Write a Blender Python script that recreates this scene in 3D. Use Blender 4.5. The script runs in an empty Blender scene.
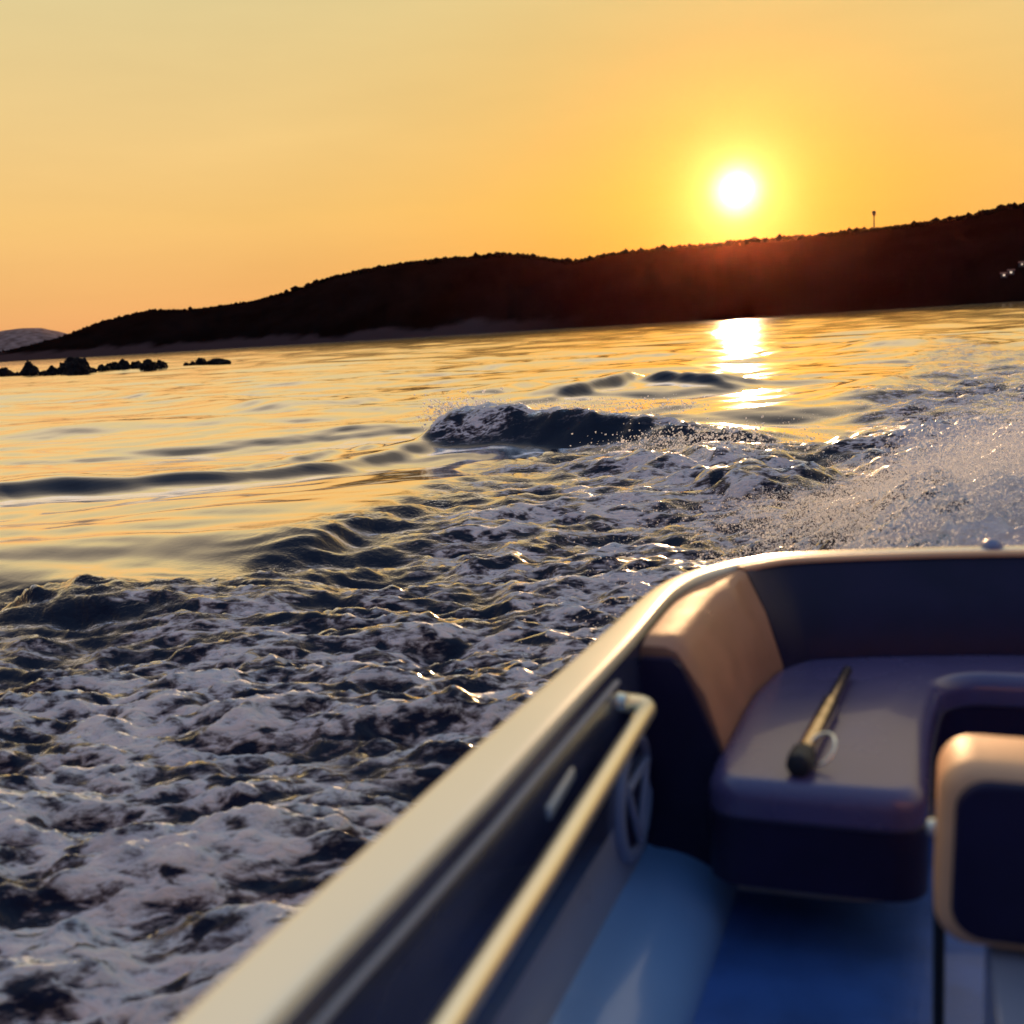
import bpy, bmesh, math, random
import numpy as np
from mathutils import Vector, Matrix, noise as mnoise
R = math.radians
sc = bpy.context.scene
COL = sc.collection

# ------------------------------------------------------------------ camera
F = 1070.0
PSI, PITCH, ROLL = R(21), R(9.64), R(3.46)
CAM = Vector((0, 0, 1.5))
f0 = Vector((-math.sin(PSI), math.cos(PSI), 0)); Z = Vector((0, 0, 1))
r0 = f0.cross(Z)
fw = math.cos(PITCH) * f0 - math.sin(PITCH) * Z
u0 = r0.cross(fw)
rt = math.cos(ROLL) * r0 - math.sin(ROLL) * u0
up = math.cos(ROLL) * u0 + math.sin(ROLL) * r0
cd = bpy.data.cameras.new('camera'); cam = bpy.data.objects.new('camera', cd); COL.objects.link(cam)
M = Matrix((rt, up, -fw)).transposed().to_4x4(); M.translation = CAM
cam.matrix_world = M
cd.sensor_width = 36; cd.lens = F / 1024 * 36
cd.clip_start = 0.05; cd.clip_end = 40000
cd.dof.use_dof = True; cd.dof.focus_distance = 9.0
cd.dof.aperture_fstop = (cd.lens / 1000) / 0.0155
sc.camera = cam
sc.view_settings.view_transform = 'Standard'; sc.view_settings.look = 'None'
sc.view_settings.exposure = 0.0; sc.view_settings.gamma = 1.0

# ------------------------------------------------------------------ sky and sun
SUN_AZ, SUN_EL = R(-8.56), R(6.26)       # azimuth measured from +Y towards +X
SD = Vector((math.sin(SUN_AZ) * math.cos(SUN_EL), math.cos(SUN_AZ) * math.cos(SUN_EL), math.sin(SUN_EL)))
w = bpy.data.worlds.new('World'); sc.world = w; w.use_nodes = True
nt = w.node_tree; nt.nodes.clear()
def N(t, typ, **kw):
    n = t.nodes.new(typ)
    for k, v in kw.items(): setattr(n, k, v)
    return n
def ramp(t, stops, src=None, interp='LINEAR'):
    n = N(t, 'ShaderNodeValToRGB'); cr = n.color_ramp; cr.interpolation = interp
    while len(cr.elements) < len(stops): cr.elements.new(0.5)
    for e, (p, c) in zip(cr.elements, stops):
        e.position = p; e.color = (c, c, c, 1) if not hasattr(c, '__len__') else (*c, 1)
    if src is not None: t.links.new(src, n.inputs[0])
    return n
def math_(t, op, a, b=None, c=None, clamp=False):
    n = N(t, 'ShaderNodeMath', operation=op, use_clamp=clamp)
    for i, v in enumerate((a, b, c)):
        if v is None: continue
        if isinstance(v, (int, float)): n.inputs[i].default_value = v
        else: t.links.new(v, n.inputs[i])
    return n.outputs[0]
tc = N(nt, 'ShaderNodeTexCoord'); D = tc.outputs['Generated']
nrm = N(nt, 'ShaderNodeVectorMath', operation='NORMALIZE'); nt.links.new(D, nrm.inputs[0]); D = nrm.outputs[0]
sep = N(nt, 'ShaderNodeSeparateXYZ'); nt.links.new(D, sep.inputs[0])
el = math_(nt, 'DIVIDE', math_(nt, 'ARCSINE', sep.outputs[2]), math.pi / 2)     # 0 horizon .. 1 zenith
dotn = N(nt, 'ShaderNodeVectorMath', operation='DOT_PRODUCT'); nt.links.new(D, dotn.inputs[0]); dotn.inputs[1].default_value = SD
ds = dotn.outputs['Value']
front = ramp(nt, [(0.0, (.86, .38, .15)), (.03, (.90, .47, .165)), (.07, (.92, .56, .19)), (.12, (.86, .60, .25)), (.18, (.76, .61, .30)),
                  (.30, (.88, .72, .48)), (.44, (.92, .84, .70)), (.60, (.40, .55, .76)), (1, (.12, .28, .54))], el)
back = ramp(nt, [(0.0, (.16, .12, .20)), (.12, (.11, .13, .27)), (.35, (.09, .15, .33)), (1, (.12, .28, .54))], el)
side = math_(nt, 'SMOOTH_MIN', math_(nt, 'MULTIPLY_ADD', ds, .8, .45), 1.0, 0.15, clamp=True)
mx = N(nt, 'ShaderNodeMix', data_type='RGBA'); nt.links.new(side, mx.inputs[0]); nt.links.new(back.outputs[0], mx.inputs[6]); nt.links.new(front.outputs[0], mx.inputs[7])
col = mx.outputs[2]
dpos = math_(nt, 'MAXIMUM', ds, 0.0)
def glow(colr, power, strength, prev):
    p = math_(nt, 'POWER', dpos, float(power))
    s = N(nt, 'ShaderNodeVectorMath', operation='SCALE'); s.inputs[0].default_value = colr
    nt.links.new(math_(nt, 'MULTIPLY', p, float(strength)), s.inputs['Scale'])
    a = N(nt, 'ShaderNodeVectorMath', operation='ADD'); nt.links.new(prev, a.inputs[0]); nt.links.new(s.outputs[0], a.inputs[1])
    return a.outputs[0]
col = glow((1.0, .85, .55), 9500, 3.6, col)
col = glow((1.0, .72, .22), 1500, .62, col)
col = glow((1.0, .40, .04), 260, .32, col)
col = glow((.5, -.06, -.20), 60, .22, col)
col = glow((-.01, -.055, -.085), 14, 1.0, col)
# faint high haze streaks
hz = N(nt, 'ShaderNodeMapping'); hz.inputs['Scale'].default_value = (2.2, 2.2, 13); hz.inputs['Rotation'].default_value = (0, R(8), 0); nt.links.new(D, hz.inputs[0])
hn = N(nt, 'ShaderNodeTexNoise'); hn.inputs['Scale'].default_value = 1.6; hn.inputs['Detail'].default_value = 5; hn.inputs['Roughness'].default_value = .55; nt.links.new(hz.outputs[0], hn.inputs[0])
hs = N(nt, 'ShaderNodeVectorMath', operation='SCALE'); nt.links.new(col, hs.inputs[0]); nt.links.new(math_(nt, 'MULTIPLY_ADD', hn.outputs[0], .16, .92), hs.inputs['Scale']); col = hs.outputs[0]
sky = N(nt, 'ShaderNodeTexSky', sky_type='NISHITA'); sky.sun_disc = False
sky.sun_elevation = SUN_EL; sky.sun_rotation = -SUN_AZ * -1; sky.dust_density = 3.0; sky.air_density = 1.2
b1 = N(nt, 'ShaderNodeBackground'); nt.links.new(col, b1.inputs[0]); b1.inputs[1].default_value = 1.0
b2 = N(nt, 'ShaderNodeBackground'); nt.links.new(sky.outputs[0], b2.inputs[0]); b2.inputs[1].default_value = 0.0
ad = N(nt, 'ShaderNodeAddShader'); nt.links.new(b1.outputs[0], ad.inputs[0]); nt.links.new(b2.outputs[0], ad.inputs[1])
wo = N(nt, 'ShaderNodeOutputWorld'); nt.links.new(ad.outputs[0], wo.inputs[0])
b2.inputs[1].default_value = 0.0015
w.cycles.sampling_method = 'MANUAL'; w.cycles.sample_map_resolution = 1024

sl = bpy.data.lights.new('sun', 'SUN'); sl.energy = 5.0; sl.angle = R(0.55); sl.color = (1, .60, .30)
so = bpy.data.objects.new('sun', sl); COL.objects.link(so); so.rotation_euler = SD.to_track_quat('Z', 'Y').to_euler()
so.location = (0, 0, 60)

# ------------------------------------------------------------------ helpers
def at(px, py, z=0.0):
    d = fw + (px - 512) / F * rt - (py - 512) / F * up
    t = (z - CAM.z) / d.z
    return CAM + d * t
def mesh_obj(name, verts, faces, mat=None, parent=None, smooth=True):
    me = bpy.data.meshes.new(name); me.from_pydata([tuple(v) for v in verts], [], faces); me.update()
    if smooth: me.polygons.foreach_set('use_smooth', [True] * len(me.polygons))
    o = bpy.data.objects.new(name, me); COL.objects.link(o)
    if mat: me.materials.append(mat)
    if parent: o.parent = parent
    return o
def fast_mesh(name, V, Fc, mat, smooth=True):
    me = bpy.data.meshes.new(name); V = np.asarray(V, np.float32); Fc = np.asarray(Fc, np.int32); k = Fc.shape[1]
    me.vertices.add(len(V)); me.vertices.foreach_set('co', V.ravel()); me.loops.add(Fc.size); me.loops.foreach_set('vertex_index', Fc.ravel())
    me.polygons.add(len(Fc)); me.polygons.foreach_set('loop_start', np.arange(0, Fc.size, k, dtype=np.int32)); me.update(calc_edges=True)
    me.polygons.foreach_set('use_smooth', np.full(len(Fc), smooth)); me.materials.append(mat); o = bpy.data.objects.new(name, me); COL.objects.link(o); return o
def bm_obj(name, bm, mat, parent=None, smooth=True):
    me = bpy.data.meshes.new(name); bmesh.ops.recalc_face_normals(bm, faces=bm.faces); bm.to_mesh(me); bm.free()
    if smooth: me.polygons.foreach_set('use_smooth', [True] * len(me.polygons)); me.set_sharp_from_angle(angle=R(38))
    o = bpy.data.objects.new(name, me); COL.objects.link(o); me.materials.append(mat)
    if parent: o.parent = parent
    return o
def tag(o, label, cat, group=None):
    o['label'] = label; o['category'] = cat
    if group: o['group'] = group
def empty(name, loc, label, cat, group=None):
    o = bpy.data.objects.new(name, None); COL.objects.link(o); o.location = loc; tag(o, label, cat, group); o.empty_display_size = .2
    return o
def mat(name, color, rough=.5, bump=0, bscale=50, coat=0, metal=0, var=0, vscale=4, spec=.5, emit=None, sheen=0):
    m = bpy.data.materials.new(name); m.use_nodes = True; t = m.node_tree; b = t.nodes['Principled BSDF']
    b.inputs['Base Color'].default_value = (*color, 1); b.inputs['Roughness'].default_value = rough
    b.inputs['Metallic'].default_value = metal; b.inputs['Coat Weight'].default_value = coat; b.inputs['Coat Roughness'].default_value = .06
    b.inputs['Specular IOR Level'].default_value = spec
    b.inputs['Sheen Weight'].default_value = sheen
    c = N(t, 'ShaderNodeTexCoord')
    if var:
        n = N(t, 'ShaderNodeTexNoise'); n.inputs['Scale'].default_value = vscale; n.inputs['Detail'].default_value = 5; t.links.new(c.outputs['Object'], n.inputs[0])
        r = ramp(t, [(.3, tuple(x * (1 - var) for x in color)), (.7, tuple(min(1, x * (1 + var)) for x in color))], n.outputs[0]); t.links.new(r.outputs[0], b.inputs['Base Color'])
        rr = N(t, 'ShaderNodeMapRange'); rr.inputs[3].default_value = rough * .8; rr.inputs[4].default_value = min(1, rough * 1.25); t.links.new(n.outputs[0], rr.inputs[0]); t.links.new(rr.outputs[0], b.inputs['Roughness'])
    if bump:
        n = N(t, 'ShaderNodeTexNoise'); n.inputs['Scale'].default_value = bscale; n.inputs['Detail'].default_value = 4; t.links.new(c.outputs['Object'], n.inputs[0])
        bp = N(t, 'ShaderNodeBump'); bp.inputs['Strength'].default_value = bump; bp.inputs['Distance'].default_value = .004; t.links.new(n.outputs[0], bp.inputs['Height']); t.links.new(bp.outputs[0], b.inputs['Normal'])
    if emit:
        b.inputs['Emission Color'].default_value = (*emit[0], 1); b.inputs['Emission Strength'].default_value = emit[1]
    return m

# ------------------------------------------------------------------ numpy noise
rng = np.random.default_rng(7)
_perm = rng.permutation(512); _perm = np.concatenate([_perm, _perm])
_ga = rng.uniform(0, 2 * np.pi, 512); _gx, _gy = np.cos(_ga), np.sin(_ga)
def perlin(x, y):
    xi = np.floor(x).astype(np.int64); yi = np.floor(y).astype(np.int64); xf = x - xi; yf = y - yi; xi &= 511; yi &= 511
    uu = xf * xf * xf * (xf * (xf * 6 - 15) + 10); vv = yf * yf * yf * (yf * (yf * 6 - 15) + 10)
    def g(a, b, dx, dy):
        h = _perm[_perm[a & 511] + (b & 511)]; return _gx[h] * dx + _gy[h] * dy
    n00 = g(xi, yi, xf, yf); n10 = g(xi + 1, yi, xf - 1, yf); n01 = g(xi, yi + 1, xf, yf - 1); n11 = g(xi + 1, yi + 1, xf - 1, yf - 1)
    return 1.5 * ((n00 * (1 - uu) + n10 * uu) * (1 - vv) + (n01 * (1 - uu) + n11 * uu) * vv)
def sstep(a, b, x):
    t = np.clip((x - a) / (b - a), 0, 1); return t * t * (3 - 2 * t)
def poly_sd(x, y, P):                       # signed distance to a polygon, positive inside
    d = np.full(x.shape, 1e9); inside = np.zeros(x.shape, bool)
    for (x0, y0), (x1, y1) in zip(P, P[1:] + P[:1]):
        ex, ey = x1 - x0, y1 - y0; t = np.clip(((x - x0) * ex + (y - y0) * ey) / (ex * ex + ey * ey), 0, 1)
        d = np.minimum(d, np.hypot(x - x0 - t * ex, y - y0 - t * ey))
        c = ((y0 > y) != (y1 > y)); xc = (x1 - x0) * (y - y0) / ((y1 - y0) if y1 != y0 else 1e-9) + x0
        inside ^= c & (x < xc)
    return np.where(inside, d, -d)
def line_df(x, y, P):                       # distance, along-parameter 0..1 and side of a polyline
    L = [0]
    for a, b in zip(P, P[1:]): L.append(L[-1] + math.hypot(b[0] - a[0], b[1] - a[1]))
    bd = np.full(x.shape, 1e9); bt = np.zeros(x.shape); bs = np.zeros(x.shape)
    for k, ((x0, y0), (x1, y1)) in enumerate(zip(P, P[1:])):
        ex, ey = x1 - x0, y1 - y0; l = math.hypot(ex, ey); t = np.clip(((x - x0) * ex + (y - y0) * ey) / (l * l), 0, 1)
        dd = np.hypot(x - x0 - t * ex, y - y0 - t * ey); cr = (ex * (y - y0) - ey * (x - x0)) / l
        m = dd < bd; bd = np.where(m, dd, bd); bt = np.where(m, (L[k] + t * l) / L[-1], bt); bs = np.where(m, np.sign(cr), bs)
    return bd * bs, bt

# ------------------------------------------------------------------ boat plan (outer gunwale edge), bow at -Y, stern at +Y
XC = .40
half = [(-3.35, .02), (-3.2, .16), (-2.9, .42), (-2.4, .69), (-1.8, .88), (-1.0, 1.0), (0, 1.03), (.7, 1.026), (1.0, 1.016), (1.45, 1.0), (1.94, .977), (2.2, .968), (2.33, .957), (2.44, .93), (2.54, .88), (2.63, .81), (2.70, .73), (2.75, .60), (2.79, .45), (2.83, .25), (2.85, .08)]
ctrl = [(XC - h, y) for y, h in half] + [(XC + h, y) for y, h in reversed(half)]
def catmull(P, n):
    out = []
    for i in range(len(P) - 1):
        a = Vector(P[max(i - 1, 0)]); b = Vector(P[i]); c = Vector(P[i + 1]); d = Vector(P[min(i + 2, len(P) - 1)])
        for k in range(n):
            t = k / n; out.append(.5 * ((2 * b) + (c - a) * t + (2 * a - 5 * b + 4 * c - d) * t * t + (3 * b - a - 3 * c + d) * t ** 3))
    out.append(Vector(P[-1])); return out
PATH = catmull(ctrl, 6)
def gw(y): return float(np.interp(y, [1.2, 1.9, 2.3, 2.6], [.088, .070, .056, .050]))
def sweep(name, prof, material, parent, closed=False, path=None, sel=None, caps=False, smooth=True):
    """prof: list of (offset, z) or a function of the path point giving one"""
    P = path or PATH; n = len(P); idx = [i for i in range(n) if sel is None or sel(P[i])]
    V = []; Fc = []; m = None
    for i in idx:
        a = P[max(i - 1, 0)]; b = P[min(i + 1, n - 1)]; t = (b - a).normalized(); nn = Vector((t.y, -t.x))
        pr = prof(P[i]) if callable(prof) else prof; m = len(pr)
        for o, z in pr:
            q = P[i] + nn * o
            if P[i].y < 0 and (q.x - XC) * (P[i].x - XC) < 0: q.x = XC
            V.append((q.x, q.y, z))
    k = len(idx)
    for a in range(k - 1):
        if idx[a + 1] != idx[a] + 1: continue
        for b in range(m if closed else m - 1):
            b2 = (b + 1) % m; Fc.append((a * m + b, a * m + b2, (a + 1) * m + b2, (a + 1) * m + b))
    if caps:
        Fc.append(tuple(range(m))[::-1]); Fc.append(tuple((k - 1) * m + b for b in range(m)))
    bm = bmesh.new(); vs = [bm.verts.new(v) for v in V]
    for f in Fc:
        try: bm.faces.new([vs[i] for i in f])
        except ValueError: pass
    return bm_obj(name, bm, material, parent, smooth)
def tube(pts, r, seg=14, bm=None, cap=True):
    bm = bm or bmesh.new(); pts = [Vector(p) for p in pts]; rings = []; prev = None
    for i, p in enumerate(pts):
        t = (pts[min(i + 1, len(pts) - 1)] - pts[max(i - 1, 0)]).normalized()
        if prev is None: a = t.cross(Vector((0, 0, 1)) if abs(t.z) < .9 else Vector((1, 0, 0))).normalized()
        else: a = (prev - t * prev.dot(t)).normalized()
        prev = a; b = t.cross(a); rr = r[i] if hasattr(r, '__len__') else r
        rings.append([bm.verts.new(p + (a * math.cos(2 * math.pi * k / seg) + b * math.sin(2 * math.pi * k / seg)) * rr) for k in range(seg)])
    for A, B in zip(rings, rings[1:]):
        for k in range(seg): bm.faces.new((A[k], A[(k + 1) % seg], B[(k + 1) % seg], B[k]))
    if cap: bm.faces.new(rings[0][::-1]); bm.faces.new(rings[-1])
    return bm
def rbox(c, s, bev=.01, seg=3, rot=None):
    bm = bmesh.new(); g = bmesh.ops.create_cube(bm, size=1)['verts']
    bmesh.ops.scale(bm, vec=s, verts=g)
    if bev: bmesh.ops.bevel(bm, geom=list(bm.edges), offset=bev, segments=seg, profile=.5, affect='EDGES')
    if rot: bmesh.ops.rotate(bm, cent=(0, 0, 0), matrix=rot, verts=list(bm.verts))
    bmesh.ops.translate(bm, vec=c, verts=list(bm.verts))
    return bm
def lathe(prof, axis_o, axis_d, seg=40):
    """prof: (radius, along axis)"""
    bm = bmesh.new(); o = Vector(axis_o); d = Vector(axis_d).normalized(); a = d.orthogonal().normalized(); b = d.cross(a); rings = []
    for r_, h in prof: rings.append([bm.verts.new(o + d * h + (a * math.cos(2 * math.pi * k / seg) + b * math.sin(2 * math.pi * k / seg)) * max(r_, 1e-4)) for k in range(seg)])
    for A, B in zip(rings, rings[1:]):
        for k in range(seg): bm.faces.new((A[k], A[(k + 1) % seg], B[(k + 1) % seg], B[k]))
    bm.faces.new(rings[0][::-1]); bm.faces.new(rings[-1]); return bm
def slab(outline, z0, z1, bev, inset_prof=4):
    """rounded upholstery slab from a plan outline (counter-clockwise), edges rolled over by bev"""
    P = [Vector(p) for p in outline]; n = len(P); nor = []
    for i in range(n):
        t = (P[(i + 1) % n] - P[i - 1]).normalized(); nor.append(Vector((-t.y, t.x)))
    prof = [(0, z0)] + [(bev * (1 - math.cos(a)) , z1 - bev + bev * math.sin(a)) for a in [math.pi / 2 * k / inset_prof for k in range(inset_prof + 1)]]
    bm = bmesh.new(); rings = [[bm.verts.new((*(P[i] + nor[i] * o), z)) for i in range(n)] for o, z in prof]
    for A, B in zip(rings, rings[1:]):
        for k in range(n): bm.faces.new((A[k], A[(k + 1) % n], B[(k + 1) % n], B[k]))
    t = bm.faces.new(rings[-1]); b = bm.faces.new(rings[0][::-1])
    bm.normal_update(); bmesh.ops.triangulate(bm, faces=[t, b], quad_method='BEAUTY', ngon_method='EAR_CLIP')
    return bm

# ------------------------------------------------------------------ water
def water_material():
    m = bpy.data.materials.new('sea_water'); m.use_nodes = True; t = m.node_tree; t.nodes.clear()
    out = N(t, 'ShaderNodeOutputMaterial'); c = N(t, 'ShaderNodeTexCoord'); P = c.outputs['Object']
    fo = N(t, 'ShaderNodeAttribute', attribute_name='foam').outputs['Fac']
    ro = N(t, 'ShaderNodeAttribute', attribute_name='rough').outputs['Fac']
    def noise(scale, detail, vec=P, dist=0., rough=.55):
        n = N(t, 'ShaderNodeTexNoise'); n.inputs['Scale'].default_value = scale; n.inputs['Detail'].default_value = detail
        n.inputs['Distortion'].default_value = dist; n.inputs['Roughness'].default_value = rough; t.links.new(vec, n.inputs[0]); return n.outputs[0]
    def dot(v):
        d_ = N(t, 'ShaderNodeVectorMath', operation='DOT_PRODUCT'); t.links.new(P, d_.inputs[0]); d_.inputs[1].default_value = v; return d_.outputs['Value']
    cb = N(t, 'ShaderNodeCombineXYZ'); t.links.new(dot((.93 * .55, .36 * .55, 0)), cb.inputs[0]); t.links.new(dot((-.36 * 1.35, .93 * 1.35, 0)), cb.inputs[1]); t.links.new(dot((0, 0, 1.2)), cb.inputs[2]); Q = cb.outputs[0]
    n1 = noise(3.0, 9, Q, 1.2, .70); n2 = noise(11, 7, Q, .7, .68)
    wv = N(t, 'ShaderNodeVectorMath', operation='SCALE'); wn = N(t, 'ShaderNodeTexNoise'); wn.inputs['Scale'].default_value = 3; wn.inputs['Detail'].default_value = 4; t.links.new(Q, wn.inputs[0])
    t.links.new(wn.outputs['Color'], wv.inputs[0]); wv.inputs['Scale'].default_value = .55
    wa = N(t, 'ShaderNodeVectorMath', operation='ADD'); t.links.new(Q, wa.inputs[0]); t.links.new(wv.outputs[0], wa.inputs[1])
    vo = N(t, 'ShaderNodeTexVoronoi', feature='DISTANCE_TO_EDGE'); vo.inputs['Scale'].default_value = 3.2; t.links.new(wa.outputs[0], vo.inputs[0])
    vo2 = N(t, 'ShaderNodeTexVoronoi', feature='DISTANCE_TO_EDGE'); vo2.inputs['Scale'].default_value = 9; t.links.new(wa.outputs[0], vo2.inputs[0])
    web = math_(t, 'SUBTRACT', 1.0, math_(t, 'MULTIPLY', vo.outputs[0], 3.2, clamp=True))
    web2 = math_(t, 'SUBTRACT', 1.0, math_(t, 'MULTIPLY', vo2.outputs[0], 3.0, clamp=True))
    n3 = noise(26, 5, Q, .3, .6)
    pat = math_(t, 'ADD', math_(t, 'MULTIPLY_ADD', n1, 1.15, -.575), math_(t, 'ADD', math_(t, 'MULTIPLY_ADD', n2, 1.4, -.70), math_(t, 'ADD', math_(t, 'MULTIPLY', web, .46), math_(t, 'MULTIPLY', web2, .34))))
    pat = math_(t, 'ADD', pat, math_(t, 'MULTIPLY_ADD', n3, 1.0, -.5))
    # foam where pattern + foam strength pass a threshold
    fm = N(t, 'ShaderNodeMapRange', interpolation_type='SMOOTHSTEP'); t.links.new(math_(t, 'ADD', pat, fo), fm.inputs[0]); fm.inputs[1].default_value = .54; fm.inputs[2].default_value = 1.02
    fomask = math_(t, 'MULTIPLY', fm.outputs[0], math_(t, 'MULTIPLY', fo, 6., clamp=True))
    # fine ripples
    rip = noise(26, 5, P, .3, .6); rip2 = noise(5, 5, P, .4, .6)
    bp = N(t, 'ShaderNodeBump'); bp.inputs['Distance'].default_value = .03; t.links.new(math_(t, 'ADD', rip2, math_(t, 'MULTIPLY', rip, .35)), bp.inputs['Height'])
    t.links.new(math_(t, 'MULTIPLY_ADD', ro, .9, .0), bp.inputs['Strength'])
    lw = N(t, 'ShaderNodeLayerWeight'); lw.inputs[0].default_value = .5; t.links.new(bp.outputs[0], lw.inputs['Normal'])
    fr = ramp(t, [(0, .02), (.42, .025), (.54, .05), (.64, .13), (.72, .44), (.785, .86), (.86, 1)], lw.outputs['Facing'])
    gl = N(t, 'ShaderNodeBsdfGlossy'); gl.inputs['Roughness'].default_value = .08; gl.inputs['Color'].default_value = (1, .975, 1, 1); t.links.new(bp.outputs[0], gl.inputs['Normal'])
    df = N(t, 'ShaderNodeBsdfDiffuse'); df.inputs['Color'].default_value = (.006, .005, .016, 1); t.links.new(bp.outputs[0], df.inputs['Normal'])
    mw = N(t, 'ShaderNodeMixShader'); t.links.new(fr.outputs[0], mw.inputs[0]); t.links.new(df.outputs[0], mw.inputs[1]); t.links.new(gl.outputs[0], mw.inputs[2])
    # foam body
    fb = N(t, 'ShaderNodeBump'); fb.inputs['Distance'].default_value = .07; fb.inputs['Strength'].default_value = .75
    t.links.new(pat, fb.inputs['Height'])
    fd = N(t, 'ShaderNodeBsdfPrincipled')
    thick = N(t, 'ShaderNodeMapRange'); t.links.new(math_(t, 'ADD', pat, fo), thick.inputs[0]); thick.inputs[1].default_value = .60; thick.inputs[2].default_value = 1.36
    fcol = ramp(t, [(0, (.03, .10, .17)), (.2, (.13, .34, .48)), (.42, (.50, .78, .92)), (.8, (.93, .98, 1.0))], thick.outputs[0]); t.links.new(fcol.outputs[0], fd.inputs['Base Color']); fd.inputs['Roughness'].default_value = .45; t.links.new(fb.outputs[0], fd.inputs['Normal'])
    ft = N(t, 'ShaderNodeBsdfTranslucent'); ft.inputs['Color'].default_value = (.85, .92, .95, 1); t.links.new(fb.outputs[0], ft.inputs['Normal'])
    fmx = N(t, 'ShaderNodeMixShader'); fmx.inputs[0].default_value = .28; t.links.new(fd.outputs[0], fmx.inputs[1]); t.links.new(ft.outputs[0], fmx.inputs[2])
    ms = N(t, 'ShaderNodeMixShader'); t.links.new(fomask, ms.inputs[0]); t.links.new(mw.outputs[0], ms.inputs[1]); t.links.new(fmx.outputs[0], ms.inputs[2])
    t.links.new(ms.outputs[0], out.inputs[0]); return m
WATER = water_material()

ZONE = [(-12, 4.0), (-7, 4.75), (-5.46, 5.04), (-4.31, 5.07), (-3.86, 6.04), (-4.15, 7.2), (-4.0, 8.85), (-4.5, 11.0), (-4.6, 12.8), (-2.0, 13.0), (-1.0, 12.7), (-.6, 15), (-.45, 20), (-.1, 32), (.3, 70),
        (1.6, 70), (3.2, 32), (5, 14), (6, 9), (7.5, 5), (9, 2), (4, -2.5), (1.6, -3.4), (-.8, -3.4), (-5, .6), (-9, 2.9)]
def W(px, py): p = at(px, py); return (p.x, p.y)
# crest lines: points, height, width towards the camera, width beyond
CRESTS = [
    ([(-6.55, 13.35), (-5.9, 13.55), (-5.0, 13.45), (-4.0, 13.3), (-3.0, 13.3), (-2.0, 13.3), (-.8, 13.2), (.2, 12.9)], .44, .34, .95, 'break'),
    ([W(-60, 525), W(0, 508), W(120, 497), W(240, 484), W(340, 468), W(420, 448), W(450, 440)], .145, .25, .9, 'long'),
    ([W(-60, 500), W(60, 492), W(200, 478), W(300, 460), W(400, 440)], .10, .22, .5, 'long'),
    ([W(-60, 556), W(0, 548), W(120, 548), W(240, 535), W(340, 532)], .015, .18, .4, 'long'),
    ([W(-60, 390), W(100, 392), W(260, 408), W(400, 412), W(430, 418)], .09, .6, 1.2, 'long'),
    ([(-7.4, 20.2), (-6.9, 21.6), (-6.4, 23.6), (-5.9, 26.5)], .24, .22, 1.2, 'swell'),
    ([(-6.3, 24.3), (-5.4, 24.0), (-4.6, 23.7), (-3.4, 23.2)], .21, .24, .9, 'swell'),
    ([W(380, 402), W(460, 398), W(540, 388), W(610, 376), W(640, 370)], .20, .6, 1.8, 'swell'),
    ([W(230, 412), W(330, 406), W(420, 396)], .07, .5, 1.0, 'swell'),
    ([W(270, 580), W(300, 566), W(340, 545), W(400, 530), W(450, 515)], .085, .14, .4, 'lump'),
    ([W(-20, 622), W(60, 618), W(150, 614), W(200, 612)], .13, .22, .5, 'lump'),
    ([W(600, 488), W(660, 478), W(730, 476), W(800, 480)], .17, .5, .7, 'white'),
    ([W(690, 510), W(760, 500), W(830, 486)], .20, .45, .6, 'lump'),
    ([W(860, 352), W(930, 345), W(1010, 338)], .35, 1.5, 3, 'swell'),
    ([W(780, 400), W(840, 396), W(920, 384), W(1040, 366)], .12, .7, 1.2, 'swell'),
]
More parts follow.
